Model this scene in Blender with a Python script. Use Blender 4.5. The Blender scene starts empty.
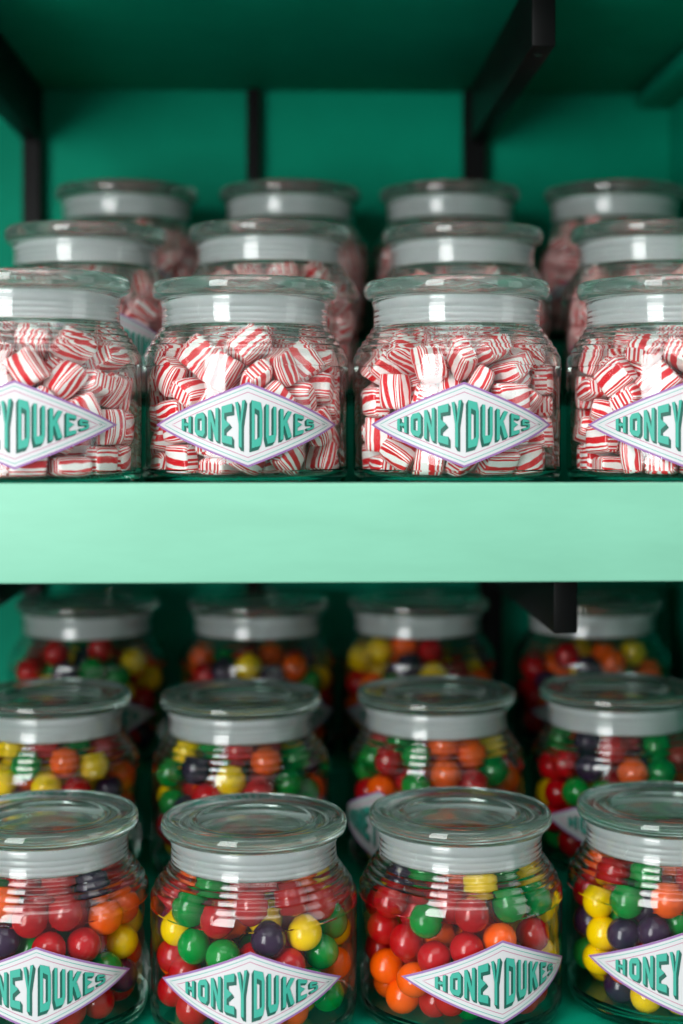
import bpy, bmesh, math, random
import numpy as np
from mathutils import Vector, Matrix, Quaternion
from mathutils.bvhtree import BVHTree

S = bpy.context.scene
C = S.collection
PI = math.pi

# ---------------------------------------------------------------- camera, world, lights, exposure
F, CX, HY = 1500.0, 341.5, 425.0          # focal length in pixels, image centre, horizon row
YAW = math.radians(2.0)                   # the camera looks a little to the right of the shelf's normal
CAM = Vector((0.0, 0.0, 1.228))
cd = bpy.data.cameras.new('camera')
cd.sensor_fit = 'VERTICAL'; cd.sensor_height = 36.0
cd.lens = F / 1024 * 36.0
cd.shift_y = -(512 - HY) / 1024
cd.clip_start = 0.02; cd.clip_end = 50
cd.dof.use_dof = True
cd.dof.focus_distance = 0.770
cd.dof.aperture_fstop = 3.1
cam = bpy.data.objects.new('camera', cd); C.objects.link(cam)
cam.location = CAM
cam.rotation_euler = (PI / 2, 0, -YAW)
S.camera = cam

S.view_settings.view_transform = 'Standard'
S.view_settings.look = 'None'
S.view_settings.gamma = 1.0
S.view_settings.exposure = 0.0
S.view_settings.use_curve_mapping = False
try:
    S.cycles.use_denoising = True
    S.cycles.max_bounces = 24
    S.cycles.transmission_bounces = 24
    S.cycles.transparent_max_bounces = 48
    S.cycles.glossy_bounces = 8
    S.cycles.diffuse_bounces = 4
    S.cycles.sample_clamp_indirect = 6.0
    S.cycles.blur_glossy = 0.5
except Exception:
    pass

w = bpy.data.worlds.new('world'); S.world = w; w.use_nodes = True
wb = w.node_tree.nodes['Background']
wn = w.node_tree.nodes; wl = w.node_tree.links
w_tc = wn.new('ShaderNodeTexCoord'); w_sp = wn.new('ShaderNodeSeparateXYZ'); w_cr = wn.new('ShaderNodeValToRGB')     # dim shop: darker floor, paler ceiling
w_mr = wn.new('ShaderNodeMapRange'); w_mr.inputs[1].default_value = -1.0; w_mr.inputs[2].default_value = 1.0
w_cr.color_ramp.elements[0].position = 0.40; w_cr.color_ramp.elements[0].color = (0.36, 0.39, 0.39, 1)
w_cr.color_ramp.elements[1].position = 0.66; w_cr.color_ramp.elements[1].color = (0.78, 0.83, 0.84, 1)
wl.new(w_tc.outputs['Generated'], w_sp.inputs[0]); wl.new(w_sp.outputs['Z'], w_mr.inputs[0]); wl.new(w_mr.outputs[0], w_cr.inputs[0]); wl.new(w_cr.outputs[0], wb.inputs[0])
wb.inputs[1].default_value = 0.62


def area(name, loc, target, sx, sy, power, col=(1, 1, 1)):
    l = bpy.data.lights.new(name, 'AREA'); l.shape = 'RECTANGLE'; l.size = sx; l.size_y = sy
    l.energy = power; l.color = col
    o = bpy.data.objects.new(name, l); C.objects.link(o); o.location = loc
    o.rotation_euler = (Vector(target) - Vector(loc)).to_track_quat('-Z', 'Y').to_euler()
    return o


JT = (0.0, 0.80, 1.20)
area('shop_window_light', (-1.25, -1.25, 1.74), (0, .8, 1.74), 0.95, 2.45, 84)
area('side_window_light', (2.2, 0.05, 1.35), JT, 0.9, 1.8, 8)
area('shop_ceiling_light', (0.1, -0.35, 2.75), (0, .8, 1.1), 1.6, 1.0, 16)

# ---------------------------------------------------------------- helpers
R_ = Vector((math.cos(YAW), -math.sin(YAW), 0)); F_ = Vector((math.sin(YAW), math.cos(YAW), 0)); U_ = Vector((0, 0, 1))


def at(px, py, Z):
    return CAM + F_ * Z + R_ * ((px - CX) / F * Z) + U_ * ((HY - py) / F * Z)


def project(p):
    d = Vector(p) - CAM
    z = d.dot(F_)
    return CX + F * d.dot(R_) / z, HY - F * d.dot(U_) / z, z


def empty(name, loc, rz=0.0):
    o = bpy.data.objects.new(name, None); C.objects.link(o); o.location = loc; o.rotation_euler = (0, 0, rz)
    o.empty_display_size = 0.01
    return o


def mesh(name, vs, fs, mats, idx=None, smooth=True, angle=None):
    me = bpy.data.meshes.new(name); me.from_pydata([tuple(v) for v in vs], [], fs)
    for m in (mats if isinstance(mats, (list, tuple)) else [mats]):
        me.materials.append(m)
    if idx is not None:
        me.polygons.foreach_set('material_index', idx)
    me.polygons.foreach_set('use_smooth', [smooth] * len(fs))
    me.update()
    if smooth and angle is not None:
        me.set_sharp_from_angle(angle=math.radians(angle))
    return me


def put(name, me, parent=None, loc=None):
    o = bpy.data.objects.new(name, me); C.objects.link(o)
    if parent is not None:
        o.parent = parent
    if loc is not None:
        o.location = loc
    return o


def tag(o, label=None, cat=None, group=None, kind=None):
    if label: o['label'] = label
    if cat: o['category'] = cat
    if group: o['group'] = group
    if kind: o['kind'] = kind
    return o


def bevel_box(name, lo, hi, mat, bev=0.001, seg=2):
    bm = bmesh.new()
    bmesh.ops.create_cube(bm, size=1.0)
    for v in bm.verts:
        v.co = Vector([(lo[i] + hi[i]) / 2 + v.co[i] * (hi[i] - lo[i]) for i in range(3)])
    if bev:
        bmesh.ops.bevel(bm, geom=list(bm.edges), offset=bev, segments=seg, profile=0.5, affect='EDGES')
    me = bpy.data.meshes.new(name); bm.to_mesh(me); bm.free()
    me.materials.append(mat)
    me.polygons.foreach_set('use_smooth', [True] * len(me.polygons)); me.set_sharp_from_angle(angle=math.radians(40))
    return me


def lathe(prof, n=96, closed=True):
    """surface of revolution; points with r==0 become poles"""
    vs, rings = [], []
    for r, z in prof:
        if r < 1e-7:
            rings.append([len(vs)]); vs.append((0, 0, z))
        else:
            rings.append(list(range(len(vs), len(vs) + n)))
            for i in range(n):
                a = 2 * PI * i / n
                vs.append((r * math.cos(a), r * math.sin(a), z))
    fs = []
    m = len(prof)
    for k in range(m if closed else m - 1):
        A, B = rings[k], rings[(k + 1) % m]
        if len(A) == 1 and len(B) == 1:
            continue
        for i in range(n):
            j = (i + 1) % n
            if len(A) == 1: fs.append((A[0], B[j], B[i]))
            elif len(B) == 1: fs.append((A[i], A[j], B[0]))
            else: fs.append((A[i], A[j], B[j], B[i]))
    return vs, fs


def fix_normals(me):
    bm = bmesh.new(); bm.from_mesh(me); bmesh.ops.recalc_face_normals(bm, faces=list(bm.faces)); bm.to_mesh(me); bm.free()


# ---------------------------------------------------------------- materials
def new_mat(name):
    m = bpy.data.materials.new(name); m.use_nodes = True
    nt = m.node_tree; nt.nodes.clear()
    out = nt.nodes.new('ShaderNodeOutputMaterial')
    return m, nt, out


def principled(name, col, rough=0.5, **kw):
    m, nt, out = new_mat(name)
    b = nt.nodes.new('ShaderNodeBsdfPrincipled')
    b.inputs['Base Color'].default_value = (*col, 1); b.inputs['Roughness'].default_value = rough
    for k, v in kw.items():
        b.inputs[k.replace('_', ' ')].default_value = v
    nt.links.new(b.outputs[0], out.inputs[0])
    return m, nt, b


def painted(name, c1, c2, scale, rough, bump=0.08, stretch=(1, 1, 1)):
    m, nt, b = principled(name, c1, rough)
    tc = nt.nodes.new('ShaderNodeTexCoord'); mp = nt.nodes.new('ShaderNodeMapping'); mp.inputs['Scale'].default_value = stretch
    nz = nt.nodes.new('ShaderNodeTexNoise'); nz.inputs['Scale'].default_value = scale; nz.inputs['Detail'].default_value = 6
    nz.inputs['Roughness'].default_value = 0.6
    mx = nt.nodes.new('ShaderNodeMix'); mx.data_type = 'RGBA'
    mx.inputs[6].default_value = (*c1, 1); mx.inputs[7].default_value = (*c2, 1)
    cr = nt.nodes.new('ShaderNodeMapRange'); cr.inputs[1].default_value = 0.35; cr.inputs[2].default_value = 0.68
    bp = nt.nodes.new('ShaderNodeBump'); bp.inputs['Strength'].default_value = bump; bp.inputs['Distance'].default_value = 0.0006
    L = nt.links.new
    L(tc.outputs['Object'], mp.inputs[0]); L(mp.outputs[0], nz.inputs['Vector']); L(nz.outputs[0], cr.inputs[0]); L(cr.outputs[0], mx.inputs[0])
    L(mx.outputs[2], b.inputs['Base Color']); L(nz.outputs[0], bp.inputs['Height']); L(bp.outputs[0], b.inputs['Normal'])
    return m


M_MINT = painted('mint_tone', (0.17, 0.445, 0.31), (0.19, 0.49, 0.345), 34, 0.5, 0.12, (0.35, 1, 1.6))  # shelf front edging, a paler tone than the boards and walls
M_GREEN = painted('deep_green_tone', (0.0002, 0.23, 0.135), (0.0004, 0.27, 0.16), 12, 0.55, 0.1)
M_GREEN.node_tree.nodes['Principled BSDF'].inputs['Specular IOR Level'].default_value = 0.06
M_BLACK, _, _ = principled('black_powder_coat', (0.003, 0.0035, 0.0035), 0.45, Specular_IOR_Level=0.12)
M_SCREW, _, _ = principled('dark_screw', (0.02, 0.02, 0.02), 0.3, Metallic=0.8)


def glass_solid(name, col, rough=0.0, ior=1.5):
    m, nt, out = new_mat(name)
    g = nt.nodes.new('ShaderNodeBsdfGlass'); g.inputs['Color'].default_value = (*col, 1)
    g.inputs['Roughness'].default_value = rough; g.inputs['IOR'].default_value = ior
    nt.links.new(g.outputs[0], out.inputs[0])
    return m


def glass_thin(name, tint, edge, fmul=1.0):
    """one wall of a thin glass vessel: clear straight through, mirror reflection by Fresnel, greener at grazing angles"""
    m, nt, out = new_mat(name)
    L = nt.links.new
    tr = nt.nodes.new('ShaderNodeBsdfTransparent'); gl = nt.nodes.new('ShaderNodeBsdfGlossy'); gl.inputs['Roughness'].default_value = 0.03
    lw = nt.nodes.new('ShaderNodeLayerWeight'); lw.inputs['Blend'].default_value = 0.5
    mc = nt.nodes.new('ShaderNodeMix'); mc.data_type = 'RGBA'; mc.inputs[6].default_value = (*tint, 1); mc.inputs[7].default_value = (*edge, 1)
    p4 = nt.nodes.new('ShaderNodeMath'); p4.operation = 'POWER'; p4.inputs[1].default_value = 4.0
    p5 = nt.nodes.new('ShaderNodeMath'); p5.operation = 'POWER'; p5.inputs[1].default_value = 5.0
    mm = nt.nodes.new('ShaderNodeMath'); mm.operation = 'MULTIPLY_ADD'; mm.inputs[1].default_value = 0.85 * fmul; mm.inputs[2].default_value = 0.045 * fmul; mm.use_clamp = True
    mx = nt.nodes.new('ShaderNodeMixShader')
    L(lw.outputs['Facing'], p4.inputs[0]); L(lw.outputs['Facing'], p5.inputs[0]); L(p4.outputs[0], mc.inputs[0]); L(mc.outputs[2], tr.inputs[0])
    L(p5.outputs[0], mm.inputs[0]); L(mm.outputs[0], mx.inputs[0]); L(tr.outputs[0], mx.inputs[1]); L(gl.outputs[0], mx.inputs[2])
    L(mx.outputs[0], out.inputs[0])
    return m


M_BODY = glass_thin('jar_glass_wall', (0.985, 0.995, 0.99), (0.72, 0.84, 0.80))
M_GLASS = glass_solid('jar_glass_solid', (0.975, 0.995, 0.985))
M_LID = glass_solid('lid_glass', (0.95, 0.99, 0.975))
_nt = M_LID.node_tree          # pale mint haze mixed into the clear glass, standing in for light the lids refract
_gl = next(n for n in _nt.nodes if n.type == 'BSDF_GLASS'); _o = next(n for n in _nt.nodes if n.type == 'OUTPUT_MATERIAL')
_df = _nt.nodes.new('ShaderNodeBsdfTranslucent'); _df.inputs[0].default_value = (0.72, 0.95, 0.87, 1)
_d2 = _nt.nodes.new('ShaderNodeBsdfDiffuse'); _d2.inputs[0].default_value = (0.72, 0.95, 0.87, 1)
_m1 = _nt.nodes.new('ShaderNodeMixShader'); _m2 = _nt.nodes.new('ShaderNodeMixShader'); _m2.inputs[0].default_value = 0.05
_nt.links.new(_df.outputs[0], _m1.inputs[1]); _nt.links.new(_d2.outputs[0], _m1.inputs[2])
_nt.links.new(_gl.outputs[0], _m2.inputs[1]); _nt.links.new(_m1.outputs[0], _m2.inputs[2]); _nt.links.new(_m2.outputs[0], _o.inputs[0])


def seal_mat():
    m, nt, out = new_mat('frosted_seal')
    L = nt.links.new
    d = nt.nodes.new('ShaderNodeBsdfDiffuse'); d.inputs[0].default_value = (0.95, 0.98, 0.99, 1)
    t = nt.nodes.new('ShaderNodeBsdfTranslucent'); t.inputs[0].default_value = (0.95, 0.98, 0.99, 1)
    tr = nt.nodes.new('ShaderNodeBsdfTransparent'); tr.inputs[0].default_value = (0.93, 0.95, 0.96, 1)
    g = nt.nodes.new('ShaderNodeBsdfGlossy'); g.inputs[1].default_value = 0.18
    a = nt.nodes.new('ShaderNodeMixShader'); a.inputs[0].default_value = 0.5
    b = nt.nodes.new('ShaderNodeMixShader'); b.inputs[0].default_value = 0.06
    c = nt.nodes.new('ShaderNodeMixShader'); c.inputs[0].default_value = 0.08
    L(d.outputs[0], a.inputs[1]); L(t.outputs[0], a.inputs[2]); L(a.outputs[0], b.inputs[1]); L(tr.outputs[0], b.inputs[2])
    L(b.outputs[0], c.inputs[1]); L(g.outputs[0], c.inputs[2]); L(c.outputs[0], out.inputs[0])
    return m


M_SEAL = seal_mat()
M_PAPER, _, _ = principled('label_paper', (0.56, 0.56, 0.575), 0.6)
M_PURPLE, _, _ = principled('label_purple', (0.27, 0.13, 0.33), 0.6)
M_LTEAL, _, _ = principled('label_teal_line', (0.10, 0.38, 0.32), 0.6)
M_PINK, _, _ = principled('label_pink_line', (0.45, 0.16, 0.26), 0.6)
M_FACE, _, _ = principled('letter_teal', (0.035, 0.34, 0.26), 0.6)
M_DARK, _, _ = principled('letter_dark_teal', (0.003, 0.085, 0.062), 0.6)

BALL_COL = {'red': (0.43, 0.001, 0.005), 'orange': (0.90, 0.10, 0.001), 'yellow': (0.88, 0.56, 0.001), 'green': (0.001, 0.22, 0.028), 'purple': (0.030, 0.012, 0.040)}
CN = ['red', 'orange', 'yellow', 'green', 'purple']
M_BALL = {}
for k_, c_ in BALL_COL.items():
    m_, nt_, b_ = principled('candy_' + k_, c_, 0.16, Specular_IOR_Level=0.5)
    b_.inputs['Subsurface Weight'].default_value = 0.0
    b_.inputs['Subsurface Radius'].default_value = (0.003, 0.002, 0.001)
    b_.inputs['Subsurface Scale'].default_value = 1.0
    M_BALL[k_] = m_


def mint_mat():
    m, nt, b = principled('striped_hard_candy', (1, 1, 1), 0.28, Coat_Weight=0.3)
    L = nt.links.new
    uv = nt.nodes.new('ShaderNodeUVMap'); uv.uv_map = 'UVMap'
    nz = nt.nodes.new('ShaderNodeTexNoise'); nz.inputs['Scale'].default_value = 1.1; nz.inputs['Detail'].default_value = 1
    sb = nt.nodes.new('ShaderNodeMath'); sb.operation = 'MULTIPLY_ADD'; sb.inputs[1].default_value = 0.2
    sep = nt.nodes.new('ShaderNodeSeparateXYZ')
    fr = nt.nodes.new('ShaderNodeMath'); fr.operation = 'FRACT'
    cr = nt.nodes.new('ShaderNodeValToRGB')
    e = cr.color_ramp.elements
    W = (0.96, 0.92, 0.90, 1); Rd = (0.72, 0.012, 0.022, 1)
    e[0].position = 0.0; e[0].color = W
    e[1].position = 0.26; e[1].color = W
    for p, c in ((0.30, Rd), (0.54, Rd), (0.57, W), (0.69, W), (0.72, Rd), (0.92, Rd), (0.95, W)):
        x = e.new(p); x.color = c
    L(uv.outputs[0], sep.inputs[0]); L(uv.outputs[0], nz.inputs['Vector'])
    L(nz.outputs[0], sb.inputs[0]); L(sep.outputs[0], sb.inputs[2]); L(sb.outputs[0], fr.inputs[0]); L(fr.outputs[0], cr.inputs[0])
    L(cr.outputs[0], b.inputs['Base Color'])
    b.inputs['Subsurface Weight'].default_value = 0.1; b.inputs['Subsurface Scale'].default_value = 1.0
    b.inputs['Subsurface Radius'].default_value = (0.003, 0.0015, 0.0012)
    return m


M_MINTC = mint_mat()

# ---------------------------------------------------------------- the shelving
ZS = CAM.z - 0.0342   # top of the upper shelf (jars with striped candy)
ZL = CAM.z - 0.3193   # top of the lower shelf (jars with candy balls)
ZC = CAM.z + 0.2510   # underside of the shelf above
TH = 0.0408
YF, YB = 0.712, 1.130
XL, XR = -0.50, 0.2885


def struct(name, me):
    return tag(put(name, me), kind='structure')


struct('wall_back', bevel_box('wall_back', (XL - .02, YB, ZL - .20), (XR + .02, YB + .02, ZC + .20), M_GREEN, 0))
struct('wall_right', bevel_box('wall_right', (XR, YF + .02, ZL - .20), (XR + .02, YB, ZC + .20), M_GREEN, 0))
struct('wall_left', bevel_box('wall_left', (XL - .02, YF + .02, ZL - .20), (XL, YB, ZC + .20), M_GREEN, 0))


def shelf(ztop, label, lip=.0067):
    r = empty('shelf_board', (0, 0, ztop)); tag(r, label, 'shelf', 'green wall shelves')
    put('board', bevel_box('board', (XL, YF + .006, -TH), (XR, YB, -0.0001), M_GREEN, .0008), r)
    put('front_edging', bevel_box('front_edging', (XL, YF, -TH), (XR, YF + .0058, lip), M_MINT, .0011, 3), r)
    return r


shelf(ZS, 'green shelf board with mint front edge under the jars of striped candy')
shelf(ZL, 'green shelf board at the bottom under the jars of candy balls')
shelf(ZC + TH, 'green shelf board at the top, seen from below above the striped candy')


def riser(z, h1, h2, y1, y2, label):
    pts = [(y1, 0), (y1, h1), (y2, h1), (y2, h2), (YB - .001, h2), (YB - .001, 0)]
    vs = [(x, y, zz + .0002) for x in (XL + .001, XR - .001) for y, zz in pts]
    n = len(pts)
    fs = [tuple(range(n)), tuple(range(2 * n - 1, n - 1, -1))] + [(i, i + n, (i + 1) % n + n, (i + 1) % n) for i in range(n)]
    me = mesh('riser', vs, fs, M_GREEN, smooth=False); fix_normals(me)
    return tag(put('stepped_riser', me, loc=(0, 0, z)), label, 'riser', 'stepped display risers')


riser(ZS, .045, .090, .872, 1.002, 'green two-step riser lifting the rear jars of striped candy')
riser(ZL, .0435, .087, .884, 1.006, 'green two-step riser lifting the rear jars of candy balls')


# brackets and wall uprights
def bracket(x0, x1, ztop, label, yf=0.828):
    r = empty('shelf_bracket', ((x0 + x1) / 2, YB, ztop)); tag(r, label, 'bracket', 'black shelf brackets')
    h = .0408; wd = (x1 - x0) / 2
    put('arm', bevel_box('arm', (-wd, yf - YB, -h), (wd, -.0145, -.0003), M_BLACK, .0009, 2), r)
    vs, fs = lathe([(0, -h - .0006), (.0022, -h - .0006), (.0026, -h - .0001), (.0026, -h + .001), (0, -h + .001)], 16, False)
    me = mesh('screw', vs, fs, M_SCREW); fix_normals(me)
    put('screw', me, r, (0, yf - YB + .018, 0))
    return r


def upright(x0, x1, z0, z1, label, d=.014):
    me = bevel_box('wall_upright', (x0, YB - d, z0), (x1, YB - .0002, z1), M_BLACK, .0006, 1)
    return tag(put('wall_upright', me), label, 'shelf upright', 'black wall uprights')


bracket(.1347, .1480, ZC, 'black bracket arm at top right under the uppermost shelf')
bracket(-.1970, -.1840, ZC, 'black bracket arm at top left under the uppermost shelf')
bracket(.1468, .1602, ZS - TH, 'black bracket arm under the mint-edged shelf, above the candy balls')
bracket(-.1970, -.1840, ZS - TH, 'dark bracket arm at left under the mint-edged shelf')
for nm, x0, x1, d in (('left', -.1970, -.1840, .014), ('middle', -.0318, -.0220, .012), ('right', .1305, .1470, .014)):
    upright(x0, x1, ZS + .0905, ZC - .0003 if nm == 'middle' else ZC - .0005, 'black %s upright on the back wall behind the striped candy' % {'left': 'left-hand', 'middle': 'slim middle', 'right': 'right-hand'}[nm], d)
    upright(x0 + (.012 if nm == 'right' else 0), x1 + (.012 if nm == 'right' else 0), ZL + .0875, ZS - TH - .0005, 'black %s upright on the back wall behind the candy balls' % {'left': 'left-hand', 'middle': 'slim middle', 'right': 'right-hand'}[nm], d)
bt = bevel_box('corner_batten', (XR - .028, YF + .03, ZC - .012), (XR - .0002, YB - .0005, ZC - .0002), M_GREEN, .004, 3)
tag(put('corner_batten', bt), 'green batten along the top right corner under the uppermost shelf', 'batten')

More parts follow.
